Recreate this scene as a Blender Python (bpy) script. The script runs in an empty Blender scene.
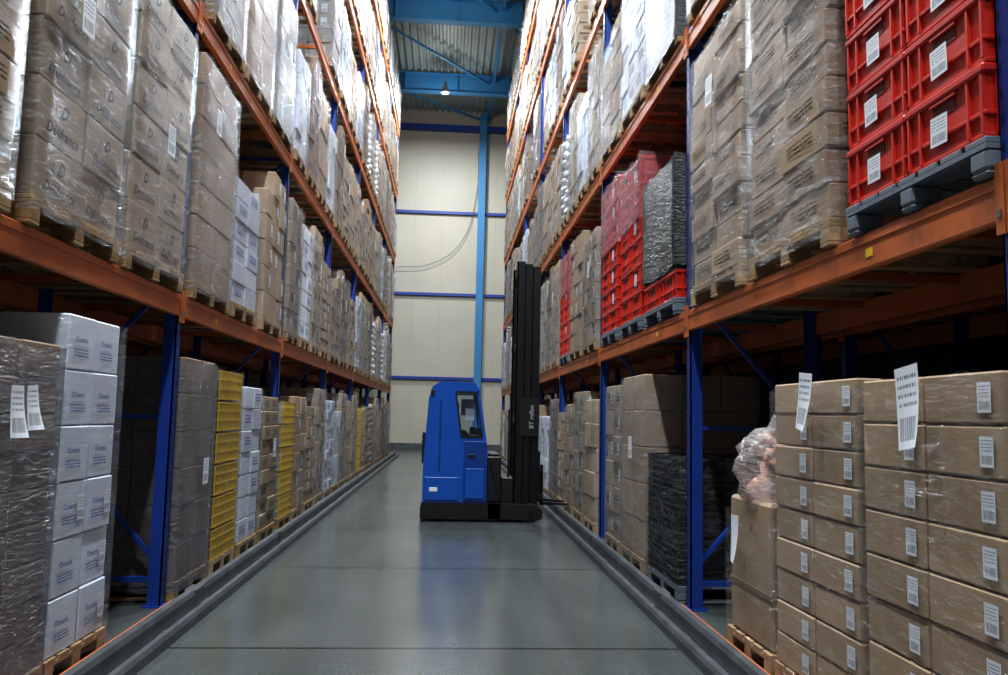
import bpy, math, random
from mathutils import Vector, Matrix, noise
random.seed(7)
D=bpy.data
scene=bpy.context.scene
COL=scene.collection

# ------------------------------------------------------------------ materials
def newmat(name):
    m=D.materials.new(name); m.use_nodes=True
    nt=m.node_tree
    for n in list(nt.nodes): nt.nodes.remove(n)
    out=nt.nodes.new('ShaderNodeOutputMaterial')
    return m,nt,out
def N(nt,t,**kw):
    n=nt.nodes.new(t)
    for k,v in kw.items():
        if k.startswith('i_'):
            n.inputs[k[2:].replace('_',' ')].default_value=v
        else: setattr(n,k,v)
    return n
def ramp(nt,a,b,ca=(0,0,0,1),cb=(1,1,1,1)):
    r=nt.nodes.new('ShaderNodeValToRGB')
    r.color_ramp.elements[0].position=a; r.color_ramp.elements[1].position=b
    r.color_ramp.elements[0].color=ca; r.color_ramp.elements[1].color=cb
    return r
def c4(c): return (c[0],c[1],c[2],1)
def math_n(nt,op,a,b=None,c=None):
    n=nt.nodes.new('ShaderNodeMath'); n.operation=op
    for i,q in enumerate((a,b,c)):
        if q is None: continue
        if isinstance(q,(int,float)): n.inputs[i].default_value=q
        else: nt.links.new(q,n.inputs[i])
    return n.outputs[0]

def simple(name,col,rough=.5,metal=0,var=.12,nscale=6,bump=0,bscale=60,island=0,spec=.5):
    m,nt,out=newmat(name); L=nt.links.new
    p=N(nt,'ShaderNodeBsdfPrincipled'); p.inputs['Roughness'].default_value=rough
    p.inputs['Metallic'].default_value=metal
    p.inputs['Specular IOR Level'].default_value=spec
    tc=N(nt,'ShaderNodeTexCoord'); no=N(nt,'ShaderNodeTexNoise',i_Scale=nscale,i_Detail=5)
    L(tc.outputs['Object'],no.inputs['Vector'])
    r=ramp(nt,.3,.7,c4([x*(1-var) for x in col]),c4([min(1,x*(1+var)) for x in col]))
    L(no.outputs['Fac'],r.inputs['Fac'])
    colout=r.outputs['Color']
    if island:
        g=N(nt,'ShaderNodeNewGeometry'); oi=N(nt,'ShaderNodeObjectInfo')
        hs=N(nt,'ShaderNodeHueSaturation')
        v=math_n(nt,'MULTIPLY_ADD',g.outputs['Random Per Island'],island,1-island/2)
        v2=math_n(nt,'MULTIPLY_ADD',oi.outputs['Random'],.4,.75)
        L(math_n(nt,'MULTIPLY',v,v2),hs.inputs['Value'])
        L(math_n(nt,'MULTIPLY_ADD',oi.outputs['Random'],-.35,1.15),hs.inputs['Saturation'])
        L(colout,hs.inputs['Color']); colout=hs.outputs['Color']
    L(colout,p.inputs['Base Color'])
    if bump:
        n2=N(nt,'ShaderNodeTexNoise',i_Scale=bscale,i_Detail=3)
        L(tc.outputs['Object'],n2.inputs['Vector'])
        b=N(nt,'ShaderNodeBump',i_Strength=bump,i_Distance=.01)
        L(n2.outputs['Fac'],b.inputs['Height']); L(b.outputs['Normal'],p.inputs['Normal'])
    L(p.outputs[0],out.inputs[0])
    return m

def film(name,col=(.5,.53,.56),lo=.04,hi=.45,rough=.16,sc=1.0,fk=.3,a=.49,z=.72):
    m,nt,out=newmat(name); L=nt.links.new
    tc=N(nt,'ShaderNodeTexCoord'); oi=N(nt,'ShaderNodeObjectInfo')
    add=N(nt,'ShaderNodeVectorMath',operation='ADD')
    mul=N(nt,'ShaderNodeVectorMath',operation='SCALE'); mul.inputs['Scale'].default_value=20
    comb=N(nt,'ShaderNodeCombineXYZ')
    for i in range(3): L(oi.outputs['Random'],comb.inputs[i])
    L(comb.outputs[0],mul.inputs[0]); L(tc.outputs['Object'],add.inputs[0]); L(mul.outputs[0],add.inputs[1])
    mp=N(nt,'ShaderNodeMapping'); mp.inputs['Rotation'].default_value=(.35,.3,0); mp.inputs['Scale'].default_value=(1.6*sc,1.6*sc,8*sc)
    L(add.outputs[0],mp.inputs[0])
    n1=N(nt,'ShaderNodeTexNoise',i_Scale=2.2,i_Detail=8,i_Roughness=.72,i_Distortion=1.5); L(mp.outputs[0],n1.inputs['Vector'])
    mr=N(nt,'ShaderNodeMapRange'); mr.inputs['From Min'].default_value=a; mr.inputs['From Max'].default_value=z
    mr.inputs['To Min'].default_value=lo; mr.inputs['To Max'].default_value=hi
    L(n1.outputs['Fac'],mr.inputs['Value'])
    mp2=N(nt,'ShaderNodeMapping'); mp2.inputs['Rotation'].default_value=(-.5,-.45,.2); mp2.inputs['Scale'].default_value=(3,3,10)
    L(add.outputs[0],mp2.inputs[0])
    n2=N(nt,'ShaderNodeTexNoise',i_Scale=2.5,i_Detail=6,i_Distortion=2.0); L(mp2.outputs[0],n2.inputs['Vector'])
    b=N(nt,'ShaderNodeBump',i_Strength=1.0,i_Distance=.035); L(n2.outputs['Fac'],b.inputs['Height'])
    p=N(nt,'ShaderNodeBsdfPrincipled'); p.inputs['Base Color'].default_value=c4(col); p.inputs['Roughness'].default_value=.35
    p.inputs['Specular IOR Level'].default_value=.4
    L(b.outputs['Normal'],p.inputs['Normal'])
    t=N(nt,'ShaderNodeBsdfTransparent'); mx=N(nt,'ShaderNodeMixShader')
    L(mr.outputs[0],mx.inputs[0]); L(t.outputs[0],mx.inputs[1]); L(p.outputs[0],mx.inputs[2])
    g=N(nt,'ShaderNodeBsdfGlossy'); g.inputs['Roughness'].default_value=rough; g.inputs['Color'].default_value=(.9,.95,1,1)
    L(b.outputs['Normal'],g.inputs['Normal'])
    mx2=N(nt,'ShaderNodeMixShader'); fr=N(nt,'ShaderNodeFresnel'); fr.inputs['IOR'].default_value=1.4
    L(math_n(nt,'MULTIPLY_ADD',fr.outputs[0],fk,.022),mx2.inputs[0]); L(mx.outputs[0],mx2.inputs[1]); L(g.outputs[0],mx2.inputs[2])
    L(mx2.outputs[0],out.inputs[0])
    return m

def label_mat(name):
    m,nt,out=newmat(name); L=nt.links.new
    uv=N(nt,'ShaderNodeUVMap'); sp=N(nt,'ShaderNodeSeparateXYZ'); L(uv.outputs[0],sp.inputs[0])
    u,v=sp.outputs[0],sp.outputs[1]
    no=N(nt,'ShaderNodeTexNoise',i_Scale=1,i_Detail=2); cb=N(nt,'ShaderNodeCombineXYZ')
    L(math_n(nt,'MULTIPLY',u,45),cb.inputs[0]); L(cb.outputs[0],no.inputs['Vector'])
    bars=math_n(nt,'GREATER_THAN',no.outputs['Fac'],.5)
    low=math_n(nt,'LESS_THAN',v,.38); lo2=math_n(nt,'GREATER_THAN',v,.1)
    inu=math_n(nt,'MULTIPLY',math_n(nt,'GREATER_THAN',u,.1),math_n(nt,'LESS_THAN',u,.9))
    a=math_n(nt,'MULTIPLY',math_n(nt,'MULTIPLY',bars,low),math_n(nt,'MULTIPLY',lo2,inu))
    fr=math_n(nt,'FRACT',math_n(nt,'MULTIPLY',v,9)); rowm=math_n(nt,'GREATER_THAN',fr,.6)
    cb2=N(nt,'ShaderNodeCombineXYZ'); L(math_n(nt,'MULTIPLY',u,22),cb2.inputs[0]); L(math_n(nt,'FLOOR',math_n(nt,'MULTIPLY',v,9)),cb2.inputs[1])
    n2=N(nt,'ShaderNodeTexNoise',i_Scale=1,i_Detail=1); L(cb2.outputs[0],n2.inputs['Vector'])
    tx=math_n(nt,'MULTIPLY',math_n(nt,'GREATER_THAN',n2.outputs['Fac'],.5),rowm)
    tx=math_n(nt,'MULTIPLY',tx,math_n(nt,'MULTIPLY',math_n(nt,'GREATER_THAN',v,.5),inu))
    tx=math_n(nt,'MULTIPLY',tx,math_n(nt,'LESS_THAN',v,.93))
    ink=math_n(nt,'MAXIMUM',a,tx)
    mix=N(nt,'ShaderNodeMix',data_type='RGBA'); L(ink,mix.inputs[0])
    mix.inputs[6].default_value=(.78,.82,.88,1); mix.inputs[7].default_value=(.08,.08,.10,1)
    p=N(nt,'ShaderNodeBsdfPrincipled'); p.inputs['Roughness'].default_value=.5
    L(mix.outputs[2],p.inputs['Base Color']); L(p.outputs[0],out.inputs[0])
    return m
def print_mat(name,ink,rows=3.0):
    m,nt,out=newmat(name); L=nt.links.new
    uv=N(nt,'ShaderNodeUVMap'); sp=N(nt,'ShaderNodeSeparateXYZ'); L(uv.outputs[0],sp.inputs[0])
    u,v=sp.outputs[0],sp.outputs[1]
    fr=math_n(nt,'FRACT',math_n(nt,'MULTIPLY',v,rows)); rowm=math_n(nt,'GREATER_THAN',fr,.45)
    cb=N(nt,'ShaderNodeCombineXYZ'); L(math_n(nt,'MULTIPLY',u,26),cb.inputs[0]); L(math_n(nt,'MULTIPLY',v,rows*2.2),cb.inputs[1])
    no=N(nt,'ShaderNodeTexNoise',i_Scale=1,i_Detail=1); L(cb.outputs[0],no.inputs['Vector'])
    f=math_n(nt,'MULTIPLY',math_n(nt,'GREATER_THAN',no.outputs['Fac'],.46),rowm)
    f=math_n(nt,'MULTIPLY',f,.8)
    t=N(nt,'ShaderNodeBsdfTransparent'); d=N(nt,'ShaderNodeBsdfDiffuse'); d.inputs[0].default_value=c4(ink)
    mx=N(nt,'ShaderNodeMixShader'); L(f,mx.inputs[0]); L(t.outputs[0],mx.inputs[1]); L(d.outputs[0],mx.inputs[2]); L(mx.outputs[0],out.inputs[0])
    return m

M={}
M['carton']=simple('cardboard',(.40,.285,.18),.75,0,.07,4,.15,90,.3)
M['carton2']=simple('cardboard_dark',(.27,.18,.11),.75,0,.08,4,.15,90,.3)
M['greyc']=simple('cardboard_grey',(.40,.315,.22),.7,0,.08,4,.15,90,.3)
M['whitec']=simple('white_carton',(.68,.74,.84),.5,0,.05,4,.1,70,.18)
M['wood']=simple('pallet_wood',(.42,.28,.14),.8,0,.25,9,.3,40,.35)
M['gplast']=simple('grey_plastic',(.16,.20,.24),.45,0,.06)
M['red']=simple('red_plastic',(.60,.032,.018),.35,0,.08,5)
M['redd']=simple('red_plastic_shaded',(.15,.008,.006),.5,0,.1,5)  # darker red paints in the shade of the crate handle holes
M['yellow']=simple('yellow_plastic',(.58,.39,.03),.45,0,.1,5)
M['black']=simple('black_plastic',(.010,.011,.014),.45,0,.1,5)
M['dark']=simple('dark_gap',(.008,.008,.008),.8,0,.1,5)
M['ink']=simple('box_ink',(.025,.018,.018),.7,0,.05)
M['inkblue']=simple('blue_ink',(.04,.06,.28),.7,0,.05)
M['pink']=simple('pink_bag',(.68,.38,.28),.2,0,.3,7,.5,22)
M['label']=label_mat('paper_label')
M['print']=print_mat('carton_print',(.04,.03,.03))
M['printb']=print_mat('carton_print_blue',(.04,.07,.3))
M['paper']=simple('paper',(.74,.77,.82),.6,0,.03)
M['film']=film('stretch_film',(.56,.59,.62),lo=.02,hi=.50,fk=.26)
M['filml']=film('stretch_film_light',(.55,.58,.62),lo=.005,hi=.24,fk=.16)
M['filmh']=film('stretch_film_heavy',(.50,.53,.57),.10,.64,fk=.3)
M['filmg']=film('stretch_film_grey',(.17,.19,.24),.36,.70,.2,fk=.35)
M['filmp']=film('stretch_film_pink',(.60,.28,.34),.22,.65)
M['filmk']=film('stretch_film_black',(.008,.009,.012),.88,.98,.28,fk=.08)
M['filmb']=film('bag_film',(.72,.68,.69),.20,.72,.2,1.6,.35)
M['blue']=simple('rack_blue',(.010,.048,.29),.42,0,.1,3)
M['orange']=simple('rack_orange',(.54,.145,.038),.45,0,.15,3,.1,30)
M['steelblue']=simple('frame_blue',(.045,.23,.46),.5,0,.06,1)
M['rail']=simple('galvanised_rail',(.12,.13,.14),.42,.5,.25,5,.2,20)
M['bolt']=simple('bolt_steel',(.3,.3,.3),.4,.9,.1)
M['ysticker']=simple('yellow_sticker',(.8,.55,.03),.5,0,.02)

# ------------------------------------------------------------------ mesh builder
AX={'+x':((1,0,0),(0,1,0),(0,0,1)),'-x':((-1,0,0),(0,-1,0),(0,0,1)),
    '+y':((0,1,0),(-1,0,0),(0,0,1)),'-y':((0,-1,0),(1,0,0),(0,0,1)),
    '+z':((0,0,1),(1,0,0),(0,1,0)),'-z':((0,0,-1),(-1,0,0),(0,1,0))}
class MB:
    def __init__(s): s.v=[];s.f=[];s.m=[];s.uv=[];s.mats=[];s.sm=[]
    def mi(s,k):
        if k not in s.mats: s.mats.append(k)
        return s.mats.index(k)
    def face(s,pts,k,uv=None,sm=False):
        b=len(s.v); s.v.extend([tuple(p) for p in pts]); s.f.append(tuple(range(b,b+len(pts))))
        s.m.append(s.mi(k)); s.uv.append(uv or [(0,0),(1,0),(1,1),(0,1)][:len(pts)] if len(pts)<=4 else [(0,0)]*len(pts)); s.sm.append(sm)
    def box(s,x0,x1,y0,y1,z0,z1,k,bev=0,rot=0,skip=''):
        cx,cy,cz=(x0+x1)/2,(y0+y1)/2,(z0+z1)/2
        h=(abs(x1-x0)/2,abs(y1-y0)/2,abs(z1-z0)/2)
        cr,sr=math.cos(rot),math.sin(rot)
        def T(p): 
            return (cx+p[0]*cr-p[1]*sr, cy+p[0]*sr+p[1]*cr, cz+p[2])
        mi=s.mi(k); base=len(s.v)
        if bev<=0:
            vs=[(a*h[0],b*h[1],c*h[2]) for a in(-1,1) for b in(-1,1) for c in(-1,1)]
            s.v.extend(T(p) for p in vs)
            idx=lambda a,b,c: base+(a>0)*4+(b>0)*2+(c>0)
            for key,(n,r,u) in AX.items():
                if key in skip: continue
                q=[]
                for su,sv in((-1,-1),(1,-1),(1,1),(-1,1)):
                    p=[n[i]+su*r[i]+sv*u[i] for i in range(3)]; q.append(idx(*p))
                s.f.append(tuple(q)); s.m.append(mi); s.uv.append([(0,0),(1,0),(1,1),(0,1)]); s.sm.append(False)
            return
        ind={}
        for sx in(-1,1):
            for sy in(-1,1):
                for sz in(-1,1):
                    for ax in range(3):
                        p=[sx*h[0],sy*h[1],sz*h[2]]; sg=(sx,sy,sz)
                        for j in range(3):
                            if j!=ax: p[j]-=sg[j]*bev
                        ind[(sx,sy,sz,ax)]=len(s.v); s.v.append(T(p))
        for key,(n,r,u) in AX.items():
            ax=[i for i in range(3) if n[i]][0]; q=[]
            for su,sv in((-1,-1),(1,-1),(1,1),(-1,1)):
                p=[n[i]+su*r[i]+sv*u[i] for i in range(3)]; q.append(ind[(p[0],p[1],p[2],ax)])
            s.f.append(tuple(q)); s.m.append(mi); s.uv.append([(0,0),(1,0),(1,1),(0,1)]); s.sm.append(False)
        C=Vector((cx,cy,cz))
        def orient(q):
            P=[Vector(s.v[i]) for i in q]; n=(P[1]-P[0]).cross(P[2]-P[0]); c=sum(P,Vector())/len(P)-C
            return tuple(q) if n.dot(c)>0 else tuple(reversed(q))
        for a in range(3):
            b,c=[j for j in range(3) if j!=a]
            for sb in(-1,1):
                for sc in(-1,1):
                    def g(sa,ax):
                        t=[0,0,0]; t[a]=sa;t[b]=sb;t[c]=sc
                        return ind[(t[0],t[1],t[2],ax)]
                    s.f.append(orient([g(-1,b),g(1,b),g(1,c),g(-1,c)])); s.m.append(mi); s.uv.append([(0,0)]*4); s.sm.append(False)
        for sx in(-1,1):
            for sy in(-1,1):
                for sz in(-1,1):
                    s.f.append(orient([ind[(sx,sy,sz,i)] for i in range(3)])); s.m.append(mi); s.uv.append([(0,0)]*3); s.sm.append(False)
    def quad(s,face,c,w,h,k,tilt=0):
        n,r,u=[Vector(a) for a in AX[face]]; c=Vector(c)
        ct,st=math.cos(tilt),math.sin(tilt)
        r2=r*ct+u*st; u2=u*ct-r*st
        s.face([c-r2*w/2-u2*h/2,c+r2*w/2-u2*h/2,c+r2*w/2+u2*h/2,c-r2*w/2+u2*h/2],k)
    def sheet(s,c,w,h,k,tilt=0,curl=.03,n=6):
        ct,st=math.cos(tilt),math.sin(tilt)
        def P(a,b):
            yy=(a-.5)*w; zz=(b-.5)*h
            off=curl*(1-b)**2*(.4+a)
            return (c[0]+off,c[1]+yy*ct-zz*st,c[2]+yy*st+zz*ct)
        for j in range(n):
            for i in range(3):
                a0,a1,b0,b1=i/3,(i+1)/3,j/n,(j+1)/n
                s.face([P(a0,b0),P(a1,b0),P(a1,b1),P(a0,b1)],k,[(a0,b0),(a1,b0),(a1,b1),(a0,b1)],True)
    def prism(s,pts,y0,y1,k):
        n=len(pts)
        ar=sum(pts[i][0]*pts[(i+1)%n][1]-pts[(i+1)%n][0]*pts[i][1] for i in range(n))
        if ar<0: pts=list(reversed(pts))
        s.face([(p[0],y0,p[1]) for p in pts],k,[(0,0)]*n)
        s.face([(p[0],y1,p[1]) for p in reversed(pts)],k,[(0,0)]*n)
        for i in range(n):
            a,b=pts[i],pts[(i+1)%n]
            s.face([(a[0],y1,a[1]),(b[0],y1,b[1]),(b[0],y0,b[1]),(a[0],y0,a[1])],k)
    def bar(s,a,b,t,k,t2=None):
        a=Vector(a);b=Vector(b);d=(b-a).normalized()
        up=Vector((0,0,1)) if abs(d.z)<.95 else Vector((0,1,0))
        r=d.cross(up).normalized(); u=r.cross(d); t2=t2 or t
        ca=[a+r*x*t/2+u*y*t2/2 for x,y in((-1,-1),(1,-1),(1,1),(-1,1))]
        cb=[p+(b-a) for p in ca]
        s.face(ca,k); s.face(cb[::-1],k)
        for i in range(4):
            j=(i+1)%4; s.face([ca[j],ca[i],cb[i],cb[j]],k)
    def cyl(s,a,b,r,k,n=16,r2=None):
        a=Vector(a);b=Vector(b);d=(b-a).normalized(); r2=r if r2 is None else r2
        up=Vector((0,0,1)) if abs(d.z)<.95 else Vector((0,1,0))
        x=d.cross(up).normalized(); y=x.cross(d)
        A=[a+(x*math.cos(t)+y*math.sin(t))*r for t in[2*math.pi*i/n for i in range(n)]]
        B=[b+(x*math.cos(t)+y*math.sin(t))*r2 for t in[2*math.pi*i/n for i in range(n)]]
        s.face(A,k,[(0,0)]*n); s.face(B[::-1],k,[(0,0)]*n)
        for i in range(n):
            j=(i+1)%n; s.face([A[j],A[i],B[i],B[j]],k,None,True)
    def blob(s,c,r,k,seed,amp=.25,n=14):
        base=len(s.v); mi=s.mi(k)
        for i in range(n+1):
            th=math.pi*i/n
            for j in range(2*n):
                ph=math.pi*j/n
                d=Vector((math.sin(th)*math.cos(ph),math.sin(th)*math.sin(ph),math.cos(th)))
                q=1+amp*noise.noise(d*2.2+Vector((seed,seed*2,0)))+amp*.5*noise.noise(d*6+Vector((seed,0,3)))
                s.v.append((c[0]+d.x*r[0]*q,c[1]+d.y*r[1]*q,c[2]+d.z*r[2]*q))
        for i in range(n):
            for j in range(2*n):
                j2=(j+1)%(2*n)
                s.f.append((base+i*2*n+j,base+(i+1)*2*n+j,base+(i+1)*2*n+j2,base+i*2*n+j2)); s.m.append(mi); s.uv.append([(0,0)]*4); s.sm.append(True)
    def text(s,tm,face,c,w,k,tilt=0):
        vs,fs,tw,th=tm
        n,r,u=[Vector(a) for a in AX[face]]; c=Vector(c); sc=w/tw
        ct,st=math.cos(tilt),math.sin(tilt); r2=r*ct+u*st; u2=u*ct-r*st
        base=len(s.v); mi=s.mi(k)
        s.v.extend(tuple(c+r2*p[0]*sc+u2*p[1]*sc) for p in vs)
        for f in fs:
            s.f.append(tuple(base+i for i in f)); s.m.append(mi); s.uv.append([(0,0)]*len(f)); s.sm.append(False)
    def mesh(s,name):
        me=D.meshes.new(name); me.from_pydata(s.v,[],s.f)
        for k in s.mats: me.materials.append(M[k])
        me.polygons.foreach_set('material_index',s.m)
        me.polygons.foreach_set('use_smooth',s.sm)
        ul=me.uv_layers.new(name='UVMap')
        flat=[]
        for u in s.uv:
            for a in u: flat.extend(a)
        if len(flat)==2*len(me.loops): ul.data.foreach_set('uv',flat)
        me.update(); return me
    def obj(s,name,loc=(0,0,0),parent=None,bevel=0):
        o=D.objects.new(name,s.mesh(name)); COL.objects.link(o); o.location=loc
        if parent: o.parent=parent
        if bevel:
            b=o.modifiers.new('bevel','BEVEL'); b.width=bevel; b.segments=2; b.limit_method='ANGLE'
        return o

def text_mesh(t,shear=0,off=.012):
    cu=D.curves.new('t','FONT'); cu.body=t; cu.align_x='CENTER'; cu.align_y='CENTER'; cu.resolution_u=2; cu.shear=shear; cu.offset=off
    ob=D.objects.new('t',cu); COL.objects.link(ob)
    dg=bpy.context.evaluated_depsgraph_get(); dg.update()
    me=D.meshes.new_from_object(ob.evaluated_get(dg))
    vs=[tuple(v.co) for v in me.vertices]; fs=[tuple(p.vertices) for p in me.polygons]
    D.objects.remove(ob); D.meshes.remove(me)
    xs=[v[0] for v in vs]; ys=[v[1] for v in vs]
    return vs,fs,max(xs)-min(xs),max(ys)-min(ys)
T_DEL=text_mesh('Délifrance',.3,.02); T_D=text_mesh('D',.4,.03); T_C=text_mesh('(',.2,.02)
T_TRUCK=text_mesh('BT reflex'); T_FISH=text_mesh('Oceanic')

# ------------------------------------------------------------------ loads
PH=.144
def pallet(b,w,d=1.2,k='wood'):
    x0,x1,y0,y1=-d/2,d/2,-w/2,w/2
    bv=.004 if k=='wood' else .012
    for i in range(3):
        yc=y0+.05+(w-.1)*i/2
        b.box(x0,x1,yc-.05,yc+.05,0,.022,k,bv)
        for j in range(3):
            xc=x0+.07+(d-.14)*j/2
            b.box(xc-.07,xc+.07,yc-.05,yc+.05,.022,.1,k,bv)
    for j in range(3):
        xc=x0+.07+(d-.14)*j/2
        b.box(xc-.07,xc+.07,y0,y1,.1,.12,k)
    nb=5 if w<.9 else 7
    for i in range(nb):
        bw=w/nb*.82; yc=y0+bw/2+(w-bw)*i/(nb-1)
        b.box(x0,x1,yc-bw/2,yc+bw/2,.12,PH,k,.003)
def shell(b,w,d,z0,z1,k,rnd,amp=.012,off=.012,nz=12,nw=9):
    mi=b.mi(k); hx,hy=d/2+off,w/2+off
    ring=[]
    for i in range(nw): ring.append((-hx+2*hx*i/nw,-hy))
    for i in range(nw): ring.append((hx,-hy+2*hy*i/nw))
    for i in range(nw): ring.append((hx-2*hx*i/nw,hy))
    for i in range(nw): ring.append((-hx,hy-2*hy*i/nw))
    base=len(b.v); n=len(ring); sd=rnd.random()*50
    for j in range(nz+1):
        z=z0+(z1-z0)*j/nz
        for i,(x,y) in enumerate(ring):
            q=noise.noise(Vector((x*3.1,y*3.1,z*2.4+sd)))*amp*1.6
            if i%nw==0: q=amp*.2
            l=1+q/max(abs(x),abs(y),.3)
            zz=z
            if j==0: zz=z+noise.noise(Vector((x*5,y*5,sd)))*.03
            if j==nz: zz=z+noise.noise(Vector((x*5,y*5,sd+9)))*.05
            b.v.append((x*l,y*l,zz))
    for j in range(nz):
        for i in range(n):
            i2=(i+1)%n
            b.f.append((base+j*n+i,base+j*n+i2,base+(j+1)*n+i2,base+(j+1)*n+i)); b.m.append(mi); b.uv.append([(0,0)]*4); b.sm.append(True)

def cartons(name,w,h,rows,cols,deps=3,k='carton',filmk='film',d=1.2,seed=1,lab=0,pr=0,prk='print',text=None,docs=0,jit=.008,pk='wood',lw=.1,lh=.14,topdrop=0,gap=.005,doclist=()):
    r=random.Random(seed); b=MB(); pallet(b,w,d,pk)
    W=w-.02; DD=d-.02; z=PH; rh=(h-PH)/rows
    for i in range(rows):
        c2=cols
        for a in range(c2):
            for e in range(deps):
                if 0<a<c2-1 and 0<e<deps-1 and i<rows-1: continue
                if topdrop and i==rows-1 and r.random()<topdrop: continue
                y0=-W/2+W*a/c2; y1=y0+W/c2; x0=-DD/2+DD*e/deps; x1=x0+DD/deps
                jx,jy=r.uniform(-jit,jit),r.uniform(-jit,jit)
                g=gap
                b.box(x0+g+jx,x1-g+jx,y0+g+jy,y1-g+jy,z+.002,z+rh-.004,k,.008,r.uniform(-jit,jit))
                if e==deps-1:
                    fx=x1-g+jx+.006; yc=(y0+y1)/2+jy
                    if lab and r.random()<lab:
                        b.quad('+x',(fx,yc+(y1-y0)*.3,z+rh*.5),lw,min(lh,rh*.7),'label')
                    if pr and r.random()<pr:
                        b.quad('+x',(fx+.001,yc-(y1-y0)*.05,z+rh*.5),(y1-y0)*.6,rh*.42,prk)
                    if text=='del':
                        b.text(T_DEL,'+x',(fx,yc,z+rh*.26),(y1-y0)*.66,'ink')
                        b.text(T_D,'+x',(fx,yc,z+rh*.64),rh*.28,'ink')
                        b.text(T_C,'+x',(fx,yc-.09,z+rh*.62),rh*.10,'ink',.3)
                    if text=='fish':
                        b.text(T_FISH,'+x',(fx,yc-.02,z+rh*.55),(y1-y0)*.42,'inkblue')
                        b.quad('+x',(fx,yc-.02,z+rh*.3),(y1-y0)*.5,rh*.16,'printb')
                for sd,on in(('-y',a==0),('+y',a==c2-1)):
                    if on and (lab or pr or text) and r.random()<.7:
                        yy=(y0+g-.006 if sd=='-y' else y1-g+.006)+jy
                        if lab: b.quad(sd,((x0+x1)/2+.05,yy,z+rh*.5),lw,min(lh,rh*.7),'label')
                        elif text=='del': b.text(T_DEL,sd,((x0+x1)/2,yy,z+rh*.3),(x1-x0)*.6,'ink')
                        elif not text: b.quad(sd,((x0+x1)/2,yy,z+rh*.5),(x1-x0)*.6,rh*.4,prk)
        z+=rh
    if filmk: shell(b,w-.02,d-.01,.06,h-.02 if not topdrop else h-rh*.5,filmk,r)
    for i in range(docs):
        b.quad('+x',(d/2+.034,r.uniform(-.2,.2)*w,r.uniform(.5,.85)*h),.15,.22,'label',r.uniform(-.08,.08))
    for (dy,dz,dw,dh,dt) in doclist:
        b.sheet((d/2+.036,dy,dz),dw,dh,'label',dt)
    return b.mesh(name)

def crate(b,x0,x1,y0,y1,z,ch,k,ki,lab,r):
    g=.004
    x0+=g;x1-=g;y0+=g;y1-=g
    t=.018
    b.box(x0+t,x1-t,y0+t,y1-t,z,z+ch-.01,k,.01)
    b.box(x0,x1,y0,y1,z+ch-.04,z+ch-.004,k,.008)
    b.box(x0+.006,x1-.006,y0+.006,y1-.006,z+ch*.30,z+ch*.30+.018,k,.004)
    b.box(x0+.008,x1-.008,y0+.008,y1-.008,z+.0,z+.02,k,.004)
    W=y1-y0; yc=(y0+y1)/2
    for q in(-.46,-.3,.3,.46):
        b.box(x1-t-.004,x1-.004,yc+q*W-.006,yc+q*W+.006,z+.02,z+ch-.04,k)
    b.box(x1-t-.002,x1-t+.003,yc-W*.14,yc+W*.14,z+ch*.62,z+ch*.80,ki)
    b.box(x1-t,x1-.004,yc-W*.16,yc+W*.16,z+ch*.80,z+ch*.84,k)
    for yy,s in((y0,-1),(y1,1)):
        xc=(x0+x1)/2
        for q in(-.4,-.15,.15,.4):
            b.box(xc+q*(x1-x0)-.006,xc+q*(x1-x0)+.006,yy-(.0 if s<0 else t),yy+(t if s<0 else 0),z+.02,z+ch-.04,k)
    if lab and r.random()<lab:
        b.quad('+x',(x1-.001,yc+r.uniform(-.05,.05)*W,z+ch*.42),.11,.12,'label',r.uniform(-.05,.05))
def crates(name,w,nrow,ch,cols,k='red',ki='redd',deps=2,filmk=None,lab=.9,pk='gplast',seed=1,filmtop=0,extra=None):
    r=random.Random(seed); b=MB(); d=1.2; pallet(b,w,d,pk); z=PH
    for i in range(nrow):
        for a in range(cols):
            for e in range(deps):
                jx=r.uniform(-.006,.006)
                kk=k if not extra or i>0 else extra[0]; kki=ki if not extra or i>0 else extra[1]
                crate(b,-.6+1.2*e/deps+jx,-.6+1.2*(e+1)/deps+jx,-w/2+w*a/cols,-w/2+w*(a+1)/cols,z,ch,kk,kki,lab,r)
        z+=ch
    if filmk: shell(b,w,d,PH if not filmtop else PH+ch*nrow*filmtop,z+.02,filmk,r,off=.008)
    return b.mesh(name)
def lattice(name,w,nrow,ch,cols,k='yellow',inner='carton2',filmk='filml',seed=1,pk='wood'):
    r=random.Random(seed); b=MB(); d=1.2; pallet(b,w,d,pk); z=PH; dp=3; bt=.010
    for i in range(nrow):
        for a in range(cols):
            y0=-w/2+w*a/cols+.004; y1=-w/2+w*(a+1)/cols-.004
            for e in range(dp):
                x0=-.6+1.2*e/dp+.003; x1=-.6+1.2*(e+1)/dp-.003
                b.box(x0+.03,x1-.03,y0+.03,y1-.03,z+.01,z+ch*.85,inner)
                for zz in(0,.32,.62,.88): 
                    b.box(x0,x1,y0,y0+.012,z+ch*zz,z+ch*zz+.014,k); b.box(x0,x1,y1-.012,y1,z+ch*zz,z+ch*zz+.014,k)
                    b.box(x1-.012,x1,y0,y1,z+ch*zz,z+ch*zz+.014,k); b.box(x0,x0+.012,y0,y1,z+ch*zz,z+ch*zz+.014,k)
                for t in[j/6 for j in range(7)]:
                    yy=y0+(y1-y0-bt)*t
                    if e==dp-1: b.box(x1-.012,x1+.001,yy,yy+bt,z,z+ch*.93,k)
                    xx=x0+(x1-x0-bt)*t
                    if a==0: b.box(xx,xx+bt,y0-.001,y0+.01,z,z+ch*.93,k)
                    if a==cols-1: b.box(xx,xx+bt,y1-.01,y1+.001,z,z+ch*.93,k)
        z+=ch
    if filmk: shell(b,w,d,.1,z,filmk,r)
    return b.mesh(name)
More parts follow.
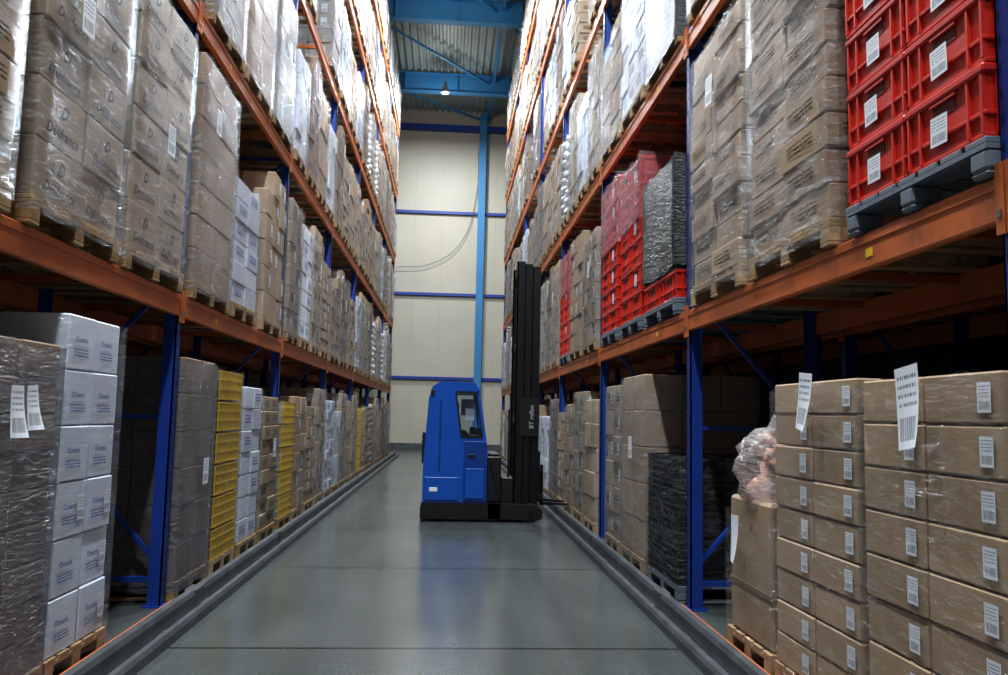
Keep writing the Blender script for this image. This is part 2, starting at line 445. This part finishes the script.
def bags(name,w,h,seed=1):
    r=random.Random(seed); b=MB(); pallet(b,w)
    hb=h*.70
    b.box(-.58,.58,-w/2+.02,w/2-.02,PH,hb,'carton',.02)
    b.box(-.585,.585,-w/2+.015,w/2-.015,PH+.3,PH+.33,'carton2')
    shell(b,w-.02,1.18,.08,hb-.1,'filml',r,.02)
    b.blob((0,0,hb+.08),(.52,w*.45,.26),'pink',3.1,.3,20)
    for i in range(22):
        t=r.random()
        b.blob((r.uniform(-.4,.44)*(1-.4*t),r.uniform(-.22,.22)*(1-.4*t),hb+.08+t*(h-hb-.08)),(.18,.15,.11),'pink',i*3.3,.5)
    b.blob((0,0,hb+.10),(.60,w*.52,h-hb+.06),'filmb',8.8,.28,24)
    b.sheet((.625,-.13,.74),.13,.30,'paper',.05)
    return b.mesh(name)
def sacks(name,w,h,seed,k='paper',filmk='film'):
    r=random.Random(seed); b=MB(); pallet(b,w); z=PH; rh=.16; n=int((h-PH)/rh)
    b.box(-.5,.5,-w/2+.12,w/2-.12,PH,h-.1,k)
    for i in range(n):
        for a in range(2):
            for e in range(3):
                b.blob((-.4+.4*e+r.uniform(-.02,.02),(-.25+.5*a)*w,z+rh/2),(.21,w*.26,.1),k,r.random()*90,.2,8)
        z+=rh
    shell(b,w,1.2,.1,h-.03,filmk,r,.03)
    return b.mesh(name)

V={}
def add(key,kind,me): V[key]=(kind,me)
add('del1','printed_carton_pallet',cartons('del1',1.1,2.02,6,2,3,'greyc','film',seed=11,text='del',docs=1,jit=.012))
add('del2','printed_carton_pallet',cartons('del2',1.1,2.05,6,2,3,'greyc','film',seed=12,text='del',docs=1,jit=.012))
add('labA','labelled_carton_pallet',cartons('labA',.98,1.70,8,2,3,'carton','filml',seed=21,lab=1,lw=.075,lh=.11,jit=.004,doclist=[(-.01,1.57,.17,.34,.12)]))
add('labB','labelled_carton_pallet',cartons('labB',.96,1.72,9,2,3,'carton','filml',seed=22,lab=1,lw=.075,lh=.10,jit=.004,doclist=[(.03,1.61,.15,.30,-.1)]))
add('brnA','carton_pallet',cartons('brnA',1.12,2.03,10,2,3,'carton','film',seed=23,pr=1,jit=.022))
add('brnB','carton_pallet',cartons('brnB',1.12,2.03,10,2,3,'carton','film',seed=24,pr=.9,jit=.022,docs=1))
add('greyw','wrapped_goods_pallet',cartons('greyw',.8,1.83,9,2,3,'carton2','filmg',seed=25,doclist=[(-.1,1.47,.11,.25,0),(.04,1.49,.1,.22,.05)]))
add('whiteN','white_carton_pallet',cartons('whiteN',.74,2.02,6,2,3,'whitec','filml',seed=26,lab=.4,text='fish',jit=.01,lw=.09,gap=.007))
add('tallg','wrapped_goods_pallet',cartons('tallg',.8,1.92,6,2,3,'carton2','filmg',seed=27,docs=1))
add('tallt','wrapped_goods_pallet',cartons('tallt',.95,1.95,5,2,3,'carton','filmh',seed=37,docs=1))
add('tanw','wrapped_goods_pallet',cartons('tanw',1.1,2.08,7,2,3,'carton','filmh',seed=28,docs=1))
add('whS','white_carton_pallet',cartons('whS',.95,1.38,6,2,3,'whitec','filml',seed=29,pr=.6,prk='printb'))
add('whS8','white_carton_pallet',cartons('whS8',.8,1.75,7,2,3,'whitec','filml',seed=31,pr=.6,prk='printb'))
add('tanS','carton_pallet',cartons('tanS',1.08,1.9,6,3,3,'carton','filml',seed=30,lab=.5,jit=.014,topdrop=.15))
add('yel','yellow_crate_pallet',lattice('yel',.8,6,.29,2))
add('yel2','yellow_crate_pallet',lattice('yel2',.8,5,.3,2,inner='whitec'))
add('blkc','black_crate_pallet',lattice('blkc',.95,6,.175,2,'black','dark','filml',pk='gplast'))
add('redA','red_crate_pallet',crates('redA',1.04,6,.285,2,filmk='filmp',filmtop=.74,seed=41))
add('redB','red_crate_pallet',crates('redB',.98,6,.28,2,filmk='filmp',filmtop=.6,seed=42,lab=.4))
add('redC','red_crate_pallet',crates('redC',.98,7,.26,2,filmk='filmp',filmtop=.55,seed=43,lab=.4))
add('blkw','black_wrapped_pallet',crates('blkw',1.15,5,.25,2,'black','dark',filmk='filmk',filmtop=.22,seed=44,lab=0,pk='gplast',extra=('red','redd')))
add('bags','bagged_goods_pallet',bags('bags',.72,1.44,5))
pool8=[];pool11=[]
ks=['carton','greyc','whitec','carton','carton2','carton','greyc','whitec','carton','carton2']
fs=['film','filmh','film','filml','filmg','film','filml','filmh','filmh','film']
R=random.Random(99)
for i in range(10):
    for wd,pool,p in((.8,pool8,'g8_'),(1.1,pool11,'g11_')):
        k=p+str(i); h=R.uniform(1.5,2.03)
        kind='white_carton_pallet' if ks[i]=='whitec' else 'wrapped_goods_pallet'
        add(k,kind,cartons(k,wd,h,R.choice([5,6,7,9]),2 if wd<1 else R.choice([2,3]),3,ks[i],fs[(i+(wd>1)*3)%10],seed=100+i*2+int(wd>1),lab=R.choice([0,.6,.3]),pr=R.choice([0,.8]),prk=R.choice(['print','printb']),docs=R.choice([0,1,1]),jit=.016,topdrop=R.choice([0,0,.25]))); pool.append(k)
add('sk1','sack_pallet',sacks('sk1',.8,1.6,3)); add('sk2','sack_pallet',sacks('sk2',.8,1.8,4,'greyc','filmh'))
add('blkg','black_wrapped_pallet',cartons('blkg',1.1,1.9,6,2,3,'black','filmk',seed=51))
pool8u=pool8+pool8+['sk1','sk2']; pool11u=pool11+pool11+['blkg','blkg']

# ------------------------------------------------------------------ rack geometry
XL,XR=-2.14,1.96
BAY=3.82; Y0=-1.19
POSTS=[Y0+BAY*i for i in range(9)]
def LT(n): return 2.40+2.4*(n-1)
TOP=13.0
def rack(name,xf,s,detail=True):
    emp=D.objects.new(name,None); COL.objects.link(emp)
    b=MB()
    def X(a): return xf+s*a
    def bx(a0,a1,y0,y1,z0,z1,k,bev=0): 
        p,q=sorted((X(a0),X(a1))); b.box(p,q,y0,y1,z0,z1,k,bev)
    for y in POSTS:
        for a in(0.0,1.0):
            wa=(a,a+.012) if a==0 else (a+.088,a+.1)
            bx(wa[0],wa[1],y-.05,y+.05,0,TOP,'blue')
            bx(a,a+.1,y-.05,y-.041,0,TOP,'blue'); bx(a,a+.1,y+.041,y+.05,0,TOP,'blue')
            bx(a-.03,a+.13,y-.08,y+.08,0,.012,'blue')
            if detail and a==0:
                z=.1
                while z<TOP-.1:
                    f='-x' if s>0 else '+x'
                    for q in(-.028,.028): b.quad(f,(X(-.002),y+q,z),.012,.03,'dark')
                    z+=.1
        z=.35; up=True
        bx(.1,1.0,y-.02,y+.02,.18,.22,'blue')
        while z<TOP-1.2:
            p=(X(.08),y,z); q=(X(1.02),y,z+1.05)
            if not up: p,q=(X(1.02),y,z),(X(.08),y,z+1.05)
            b.bar(p,q,.04,'blue',.03); z+=1.1; up=not up
            bx(.1,1.0,y-.015,y+.015,z-.03,z+.005,'blue')
    b.obj('uprights',parent=emp)
    b=MB()
    for i in range(len(POSTS)-1):
        y0,y1=POSTS[i]+.05,POSTS[i+1]-.05
        for n in range(1,6):
            t=LT(n)
            bx(-.015,.035,y0,y1,t-.17,t,'orange',.008); bx(-.02,-.012,y0,y1,t-.05,t-.01,'orange')
            bx(1.065,1.115,y0,y1,t-.17,t,'orange')
            for y,sg in((y0,1),(y1,-1)):
                bx(-.024,-.012,*sorted((y,y-sg*.045)),t-.22,t+.04,'orange')
                bx(-.03,-.024,*sorted((y-sg*.012,y-sg*.03)),t-.16,t-.13,'bolt')
            if detail and n<3: bx(-.018,-.0155,y0+.85,y0+.91,t-.12,t-.08,'ysticker')
            for q in(.2,.5,.8):
                yc=y0+(y1-y0)*q; bx(.04,1.06,yc-.02,yc+.02,t-.05,t-.004,'orange')
    b.obj('beams',parent=emp)
    return emp
rack('pallet_rack',XL,-1); rack('pallet_rack',XR,1)
rack('pallet_rack',XL-1.32,-1,False); rack('pallet_rack',XR+1.32,1,False)

stockL=D.objects.new('pallet_stock',None); COL.objects.link(stockL)
stockR=D.objects.new('pallet_stock',None); COL.objects.link(stockR)
def put(key,side,yc,z,row=0,top=False,dx=0,sz=1):
    kind,me=V[key]
    o=D.objects.new(kind,me); COL.objects.link(o)
    if side=='L': x=XL+.05-.6-1.32*row+dx; rz=0
    else: x=XR-.05+.6+1.32*row-dx; rz=math.pi
    o.location=(x,yc,z+.002); o.rotation_euler=(0,0,rz+random.uniform(-.012,.012)); o.scale=(1,1,sz)
    if not top: o.parent=stockL if side=='L' else stockR
    return o
SPEC={
 ('L',1,0):[('greyw',3.2),('greyw',4.09),('whiteN',4.92)],
 ('L',1,1):[('brnA',3.3),('del1',4.57),('del2',5.78)],
 ('L',2,0):[('tallg',6.98),('yel',7.9),('whS8',8.85),('g8_6',9.78)],
 ('L',2,1):[('tanw',7.12),('whS',8.24),('tanS',9.5)],
 ('L',2,2):[('g11_4',7.2),('tanw',8.4),('g11_1',9.6)],
 ('L',3,0):[('yel2',10.8),('g8_0',11.7),('g8_3',12.62),('g8_1',13.55)],
 ('L',3,1):[('g8_1',10.8),('whS8',11.7),('g8_8',12.62),('g8_3',13.55)],
 ('L',4,0):[('g8_7',14.6),('g8_2',15.5),('g8_1',16.45),('g8_5',17.35)],
 ('L',5,0):[('g8_1',18.4),('yel2',19.35),('g8_3',20.3),('g8_6',21.2)],
 ('R',1,0):[('labA',3.14),('labB',4.15),('bags',5.06)],
 ('R',1,1):[('redA',3.19),('brnA',4.43),('brnB',5.68)],
 ('R',2,0):[('blkc',7.08),('tallt',8.28),('g8_1',9.25)],
 ('R',2,1):[('blkw',7.22),('redB',8.42),('redC',9.55)],
 ('R',3,0):[('g8_5',10.8),('g8_1',11.75),('g8_0',12.7),('g8_3',13.6)],
 ('R',3,1):[('g11_8',10.95),('g11_0',12.18),('redB',13.4)],
 ('R',2,2):[('blkg',7.15),('g11_2',8.4),('g11_5',9.6)],
}
RR=random.Random(5)
for side in 'LR':
    for row in(0,1):
        for bay in range(8):
            for lev in range(0,6):
                if row==1 and (bay not in(1,2,3) or lev>2): continue
                z=0 if lev==0 else LT(lev)
                key=(side,bay,lev)
                if row==0 and key in SPEC:
                    for k,yc in SPEC[key]: put(k,side,yc,z,0,top=True)
                    continue
                ys=POSTS[bay]+.06
                use4=RR.random()<(.9 if lev==0 else .45)
                n=4 if use4 else 3; pitch=(BAY-.12)/n
                for j in range(n):
                    if RR.random()<(.05 if row==0 else .25): continue
                    k=RR.choice(pool8u if n==4 else pool11u)
                    put(k,side,ys+pitch*(j+.5),z,row,sz=.84 if lev==5 else 1)

# ------------------------------------------------------------------ floor guide rails
def guide_rail(name,xi,s):
    b=MB(); y0,y1=-1.5,29.6
    prof=[(0,0),(0,.06),(.015,.085),(.05,.085),(.065,.06),(.065,.0)]
    prof2=[(.13,0),(.13,.12),(.145,.15),(.195,.15),(.21,.12),(.21,0)]
    for pr in(prof,prof2):
        b.prism([(xi+s*p[0],p[1]) for p in pr],y0,y1,'rail')
    p,q=sorted((xi+s*.06,xi+s*.135)); b.box(p,q,y0,y1,0,.02,'rail')
    y=y0+.4
    while y<y1:
        p,q=sorted((xi+s*.07,xi+s*.125)); b.box(p,q,y-.06,y+.06,.02,.032,'bolt',.003)
        b.cyl((xi+s*.097,y,.03),(xi+s*.097,y,.05),.014,'bolt',8)
        y+=.95
    y=y0+1.9
    while y<y1:
        p,q=sorted((xi+s*.125,xi+s*.216)); b.box(p,q,y-.1,y+.1,.03,.154,'rail',.004); y+=3.0
    return b.obj(name)
guide_rail('floor_guide_rail',-1.72,-1); guide_rail('floor_guide_rail',1.56,1)
for xa,ya,yb in((-2.06,2.7,6.38),(1.84,2.7,6.38)):
    b=MB(); b.box(xa,xa+.05,ya,yb,0,.06,'orange',.006); b.obj('floor_edge_beam')

# ------------------------------------------------------------------ room
def floor_mat():
    m,nt,out=newmat('polished_concrete'); L=nt.links.new
    tc=N(nt,'ShaderNodeTexCoord'); p=N(nt,'ShaderNodeBsdfPrincipled')
    n1=N(nt,'ShaderNodeTexNoise',i_Scale=.7,i_Detail=7,i_Roughness=.6); L(tc.outputs['Object'],n1.inputs['Vector'])
    r=ramp(nt,.3,.75,(.066,.078,.077,1),(.10,.114,.112,1)); L(n1.outputs['Fac'],r.inputs['Fac'])
    mp=N(nt,'ShaderNodeMapping'); mp.inputs['Scale'].default_value=(3,.25,1); L(tc.outputs['Object'],mp.inputs[0])
    n2=N(nt,'ShaderNodeTexNoise',i_Scale=1,i_Detail=5); L(mp.outputs[0],n2.inputs['Vector'])
    mx=N(nt,'ShaderNodeMix',data_type='RGBA',blend_type='MULTIPLY'); mx.inputs[0].default_value=.35
    r2=ramp(nt,.35,.65,(.75,.75,.75,1),(1.1,1.1,1.1,1)); L(n2.outputs['Fac'],r2.inputs['Fac'])
    L(r.outputs[0],mx.inputs[6]); L(r2.outputs[0],mx.inputs[7])
    n5=N(nt,'ShaderNodeTexNoise',i_Scale=45,i_Detail=3); L(tc.outputs['Object'],n5.inputs['Vector'])
    r5=ramp(nt,.3,.7,(.85,.85,.85,1),(1.12,1.12,1.12,1)); L(n5.outputs['Fac'],r5.inputs['Fac'])
    mx5=N(nt,'ShaderNodeMix',data_type='RGBA',blend_type='MULTIPLY'); mx5.inputs[0].default_value=.6
    L(mx.outputs[2],mx5.inputs[6]); L(r5.outputs[0],mx5.inputs[7])
    sp=N(nt,'ShaderNodeSeparateXYZ'); L(tc.outputs['Object'],sp.inputs[0])
    fr=math_n(nt,'FRACT',math_n(nt,'DIVIDE',math_n(nt,'ADD',sp.outputs[1],27.1-5.33),2.71))
    j=math_n(nt,'LESS_THAN',fr,.012)
    m3=N(nt,'ShaderNodeMix',data_type='RGBA'); L(j,m3.inputs[0]); L(mx5.outputs[2],m3.inputs[6]); m3.inputs[7].default_value=(.014,.016,.016,1)
    L(m3.outputs[2],p.inputs['Base Color'])
    r3=ramp(nt,.3,.7,(.16,.16,.16,1),(.26,.26,.26,1)); L(n2.outputs['Fac'],r3.inputs['Fac']); L(r3.outputs[0],p.inputs['Roughness'])
    n4=N(nt,'ShaderNodeTexNoise',i_Scale=5,i_Detail=3); L(tc.outputs['Object'],n4.inputs['Vector'])
    b=N(nt,'ShaderNodeBump',i_Strength=.06,i_Distance=.01); L(n4.outputs['Fac'],b.inputs['Height']); L(b.outputs[0],p.inputs['Normal'])
    L(p.outputs[0],out.inputs[0]); return m
def wall_mat(name,col,axis=0):
    m,nt,out=newmat(name); L=nt.links.new
    tc=N(nt,'ShaderNodeTexCoord'); p=N(nt,'ShaderNodeBsdfPrincipled'); p.inputs['Roughness'].default_value=.5
    n1=N(nt,'ShaderNodeTexNoise',i_Scale=.5,i_Detail=4); L(tc.outputs['Object'],n1.inputs['Vector'])
    r=ramp(nt,.3,.7,c4([c*.88 for c in col]),c4(col)); L(n1.outputs['Fac'],r.inputs['Fac'])
    sp=N(nt,'ShaderNodeSeparateXYZ'); L(tc.outputs['Object'],sp.inputs[0])
    fr=math_n(nt,'FRACT',math_n(nt,'DIVIDE',math_n(nt,'ADD',sp.outputs[axis],60.3),1.15)); j=math_n(nt,'LESS_THAN',fr,.015)
    m3=N(nt,'ShaderNodeMix',data_type='RGBA'); L(j,m3.inputs[0]); L(r.outputs[0],m3.inputs[6]); m3.inputs[7].default_value=c4([c*.78 for c in col])
    L(m3.outputs[2],p.inputs['Base Color']); L(p.outputs[0],out.inputs[0]); return m
M['floor']=floor_mat(); M['wallb']=wall_mat('cream_wall_panel',(.55,.515,.425)); M['walls']=wall_mat('side_wall_shaded',(.06,.058,.055),1)  # side wall colour darkened to hold deep shade behind the racks
M['deck']=simple('roof_deck_metal',(.34,.41,.40),.5,.1,.1,2)
YB=33.9; YF=-9; XA,XB=-5.4,5.2
b=MB(); b.box(XA,XB,YF,YB,-.2,0,'floor'); b.obj('floor')
b=MB(); b.box(XA,XB,YB,YB+.2,0,15.1,'wallb'); b.obj('wall_back')
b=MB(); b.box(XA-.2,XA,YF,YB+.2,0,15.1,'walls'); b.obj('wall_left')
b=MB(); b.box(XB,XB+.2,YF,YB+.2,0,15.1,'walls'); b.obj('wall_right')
b=MB(); x=XA; z0=14.65
while x<XB:
    for (a0,h0,a1,h1) in((0,0,.08,0),(.08,0,.11,.09),(.11,.09,.22,.09),(.22,.09,.25,0)):
        b.face([(x+a0,YB+.1,z0+h0),(x+a1,YB+.1,z0+h1),(x+a1,YF,z0+h1),(x+a0,YF,z0+h0)],'deck')
    x+=.25
b.box(XA,XB,YF,YB+.1,z0+.1,z0+.25,'deck'); b.obj('ceiling')
def ibeam(b,y,z0,z1,x0,x1,fw,k):
    b.box(x0,x1,y-fw/2,y+fw/2,z0,z0+.03,k); b.box(x0,x1,y-fw/2,y+fw/2,z1-.03,z1,k); b.box(x0,x1,y-.012,y+.012,z0+.03,z1-.03,k)
for i,y in enumerate((29.9,24.3,18.7,13.1,7.5,1.9,-3.7)):
    b=MB(); ibeam(b,y,13.85,14.6,XA,XB,.3,'steelblue')
    for xx in(-4,-2,0,2,4): b.box(xx-.01,xx+.01,y-.14,y+.14,13.88,14.57,'steelblue')
    b.obj('roof_beam')
b=MB()
for y0_,y1_ in((24.3,29.9),(29.9,33.8),(18.7,24.3)):
    b.bar((-3.4,y0_,14.3),(1.2,y1_,14.3),.07,'steelblue'); b.bar((1.2,y0_,14.3),(4.6,y1_,14.3),.07,'steelblue')
b.bar((1.4,13.1,14.4),(1.4,33.8,14.4),.12,'steelblue')
b.obj('roof_bracing')
b=MB()
for z in(3.03,6.6,10.15): b.box(XA,XB,YB-.12,YB,z-.06,z+.06,'blue')
b.box(XA,XB,YB-.25,YB,13.75,14.0,'blue'); b.obj('trim_1')
b=MB(); xc=1.18
b.box(xc-.15,xc+.15,YB-.4,YB-.375,0,14.5,'steelblue'); b.box(xc-.15,xc+.15,YB-.145,YB-.12,0,14.5,'steelblue'); b.box(xc-.012,xc+.012,YB-.375,YB-.145,0,14.5,'steelblue')
b.obj('steel_column')
b=MB(); b.box(XA,XB,YB-.05,YB,0,.3,'rail'); b.obj('baseboard_back')
cu=D.curves.new('wall_cable','CURVE'); cu.dimensions='3D'; cu.bevel_depth=.012
sp=cu.splines.new('BEZIER'); pts=[(1.0,13.0),(.95,11.0),(.3,8.8),(-.9,7.9),(-2.4,7.7)]
sp.bezier_points.add(len(pts)-1)
for q,(x,z) in zip(sp.bezier_points,pts): q.co=(x,YB-.15,z); q.handle_left_type=q.handle_right_type='AUTO'
o=D.objects.new('wall_cable',cu); COL.objects.link(o); cu.materials.append(M['rail'])

# ------------------------------------------------------------------ reach truck
M['tblue']=simple('truck_blue',(.009,.088,.41),.3,0,.05,2)
M['tblue2']=simple('truck_blue_dark',(.006,.045,.24),.35,0,.05,2)
M['tblack']=simple('truck_black',(.008,.008,.01),.45,0,.1,4)
M['steel']=simple('mast_steel',(.010,.010,.012),.4,.3,.1,4)
M['rubber']=simple('wheel_rubber',(.02,.02,.02),.7,0,.1,4)
M['decal']=simple('mast_decal',(.35,.37,.40),.6,0,.03)
m,nt,out=newmat('cab_glass'); g=N(nt,'ShaderNodeBsdfGlossy'); g.inputs['Roughness'].default_value=.05; t=N(nt,'ShaderNodeBsdfTransparent'); t.inputs[0].default_value=(.75,.82,.85,1)
mx=N(nt,'ShaderNodeMixShader'); mx.inputs[0].default_value=.12; nt.links.new(t.outputs[0],mx.inputs[1]); nt.links.new(g.outputs[0],mx.inputs[2]); nt.links.new(mx.outputs[0],out.inputs[0]); M['glass']=m
E=D.objects.new('reach_truck',None); COL.objects.link(E); E.location=(0,12.1,0)
h=.58
b=MB()
b.prism([(-.335,.27),(-.335,.74),(-.30,1.40),(-.28,1.73),(-.235,1.90),(-.11,1.985),(.08,1.985),(.105,1.83),(.2,1.2),(.2,.27)],-h,h,'tblue')
b.prism([(.2,1.2),(.50,1.2),(.56,1.16),(.573,1.0),(.573,.27),(.2,.27)],-h,h,'tblue')
b.prism([(.08,1.985),(.375,1.97),(.445,1.87),(.43,1.82),(.105,1.83)],-h,h,'tblue')
for y in(-h,h-.06):
    b.prism([(.395,1.83),(.445,1.87),(.56,1.16),(.505,1.2)],y,y+.06,'tblue')
b.obj('cab_body',parent=E,bevel=.03)
b=MB()
for s in(-1,1):
    y=s*h
    def B(x0,x1,z0,z1,k,t=.012):
        b.box(x0,x1,min(y,y+s*t),max(y,y+s*t),z0,z1,k,.004)
    B(.24,.56,.29,1.13,'tblue2',.02); B(.27,.53,.33,.75,'tblue',.035); B(-.30,.18,.30,.62,'tblue',.02)
    B(-.12,-.09,.7,1.7,'tblue2',.006); B(-.25,-.2,1.76,1.86,'tblack',.01); B(.3,.4,.9,.95,'tblack',.03)
    B(-.24,-.12,.42,.48,'paper',.023)
    for a_,b_ in(((.105,1.83),(.2,1.2)),((.2,1.2),(.50,1.2)),((.50,1.2),(.40,1.83)),((.40,1.83),(.105,1.83))):
        b.bar((a_[0],y+s*.004,a_[1]),(b_[0],y+s*.004,b_[1]),.02,'tblack',.03)
b.box(-.36,-.30,-.4,.4,.8,1.25,'tblack',.01)
for i in range(6): b.box(-.37,-.355,-.35,.35,.84+i*.065,.865+i*.065,'tblue2')
b.obj('body_panels',parent=E)
b=MB()
b.prism([(-.36,.04),(-.36,.2),(-.33,.27),(.78,.27),(.78,.06),(.7,.04)],-.6,.6,'tblack')
for s in(-1,1):
    y0,y1=sorted((s*.42,s*.6))
    b.prism([(.6,.05),(.6,.27),(1.3,.24),(1.38,.17),(1.38,.07),(1.34,.04)],y0,y1,'tblack')
b.obj('chassis',parent=E,bevel=.012)
b=MB()
for s in(-1,1):
    b.cyl((1.22,s*.45,.13),(1.22,s*.57,.13),.13,'rubber',20)
    b.cyl((1.22,s*.57,.13),(1.22,s*.61,.13),.05,'steel',12)
b.cyl((-.1,-.3,.16),(-.1,-.1,.16),.16,'rubber',20); b.cyl((-.18,.35,.1),(-.18,.45,.1),.1,'rubber',16)
b.obj('wheels',parent=E)
b=MB(); b.box(.575,.78,-.52,.52,.28,.92,'tblack',.015); b.box(.6,.76,-.45,.45,.92,.96,'steel',.01)
b.bar((.62,-.53,.85),(.74,-.53,.4),.03,'steel'); b.obj('battery_box',parent=E)
b=MB()
for s in(-1,1):
    for i,(x0,x1,zt,yo) in enumerate(((.97,1.09,3.80,.0),(1.085,1.205,3.77,.03),(1.20,1.33,3.74,.06))):
        yc=s*(.36-yo)
        b.box(x0,x1,yc-.035,yc-.02,.12,zt,'steel'); b.box(x0,x1,yc+.02,yc+.035,.12,zt,'steel'); b.box(x0,x0+.02,yc-.035,yc+.035,.12,zt,'steel')
        b.box(x0+.02,x1-.0,yc-.02,yc+.02,.12,zt-.05,'tblack')
    b.cyl((1.03,s*.2,.2),(1.03,s*.2,3.5),.035,'steel',12); b.cyl((1.15,s*.1,.2),(1.15,s*.1,3.6),.012,'bolt',8)
for z in(.25,1.4,2.5,3.62): b.box(.99,1.06,-.36,.36,z,z+.12,'steel',.008)
for z in(.6,2.0,3.5): b.box(1.1,1.16,-.3,.3,z,z+.1,'steel',.008)
b.box(.78,.97,-.42,.42,.25,.62,'tblack',.015)
b.cyl((.90,-.30,.5),(.90,-.30,1.6),.015,'tblack',8)
b.box(1.05,1.33,-.402,-.396,1.22,1.78,'tblack')
b.text(T_TRUCK,'-y',(1.22,-.404,1.5),.34,'decal',math.pi/2)
b.obj('mast',parent=E)
b=MB()
b.box(1.34,1.38,-.4,.4,.3,.38,'steel',.006); b.box(1.34,1.38,-.4,.4,.7,.78,'steel',.006)
for s in(-1,1):
    b.box(1.32,1.36,s*.35-.03,s*.35+.03,.3,1.0,'steel')
    b.box(1.38,1.42,s*.22-.05,s*.22+.05,.22,.8,'steel',.005)
    b.prism([(1.38,.22),(1.38,.265),(1.50,.265),(1.8,.24),(1.8,.22)],s*.22-.05,s*.22+.05,'steel')
b.obj('fork_carriage',parent=E)
b=MB()
b.box(.12,.3,-.25,.25,1.16,1.28,'tblack',.04); b.box(.08,.16,-.25,.25,1.2,1.7,'tblack',.03)
b.box(.3,.5,-.5,.1,1.16,1.22,'tblack',.01); b.cyl((.42,-.25,1.22),(.44,-.25,1.32),.11,'tblack',20)
b.box(.25,.38,-.40,-.38,1.42,1.60,'paper',.004)
b.box(.2,.40,.3,.32,1.5,1.75,'paper',.004)
b.obj('driver_seat_controls',parent=E)
b=MB()
for y in(-h+.02,h-.02): b.face([(.105,y,1.83),(.2,y,1.2),(.50,y,1.2),(.40,y,1.83)],'glass')
b.obj('cab_windows',parent=E)

# ------------------------------------------------------------------ lamps
m,nt,out=newmat('lamp_glow'); e=N(nt,'ShaderNodeEmission'); e.inputs[1].default_value=20; e.inputs[0].default_value=(.93,.97,1,1); nt.links.new(e.outputs[0],out.inputs[0]); M['glow']=m
M['lampm']=simple('lamp_housing',(.3,.3,.3),.4,.6)
for i,(y,pw) in enumerate(((28.9,1400),(21.6,1500),(15.4,1500),(9.4,1500),(4.6,1550),(-1,1500),(-6,1500))):
    Em=D.objects.new('high_bay_lamp',None); COL.objects.link(Em); Em.location=(-.45,y,13.45)
    b=MB(); b.cyl((0,0,0),(0,0,.22),.17,'lampm',24,.09); b.cyl((0,0,.22),(0,0,.4),.07,'lampm',12); b.cyl((0,0,.4),(0,0,1.15),.01,'lampm',6)
    b.cyl((0,0,-.012),(0,0,-.002),.11,'glow',24); b.obj('housing',parent=Em)
    l=D.lights.new('lamp_light','AREA'); l.shape='DISK'; l.size=.35; l.energy=pw; l.color=(.90,.96,1.0)
    lo=D.objects.new('lamp_light',l); COL.objects.link(lo); lo.parent=Em; lo.location=(0,0,-.05)
    l=D.lights.new('ceiling_fill','POINT'); l.shadow_soft_size=.12; l.energy=120; l.color=(.90,.96,1.0)  # added point light, lifts the dark roof deck and beams
    lo=D.objects.new('ceiling_fill',l); COL.objects.link(lo); lo.parent=Em; lo.location=(0,0,-.35)
w=D.worlds.new('world'); scene.world=w; w.use_nodes=True
bg=w.node_tree.nodes['Background']; bg.inputs[0].default_value=(.72,.85,1,1); bg.inputs[1].default_value=.2

# ------------------------------------------------------------------ camera
F=800.0; phi=math.radians(5.62); psi=math.radians(3.86); th=.0218
right=Vector((math.cos(psi),-math.sin(psi),0)); fwd=Vector((math.sin(psi)*math.cos(phi),math.cos(psi)*math.cos(phi),math.sin(phi)))
up=right.cross(fwd)
Rv=right*math.cos(th)+up*math.sin(th); Uv=up*math.cos(th)-right*math.sin(th)
cam=D.cameras.new('camera'); co=D.objects.new('camera',cam); COL.objects.link(co)
cam.sensor_width=36; cam.lens=F/1008*36; cam.clip_start=.05; cam.clip_end=200
mt=Matrix((Rv,Uv,-fwd)).transposed().to_4x4(); mt.translation=Vector((0,0,1.5)); co.matrix_world=mt
scene.camera=co
scene.view_settings.view_transform='Standard'
scene.view_settings.look='None'
scene.view_settings.exposure=-0.72
scene.view_settings.gamma=0.86
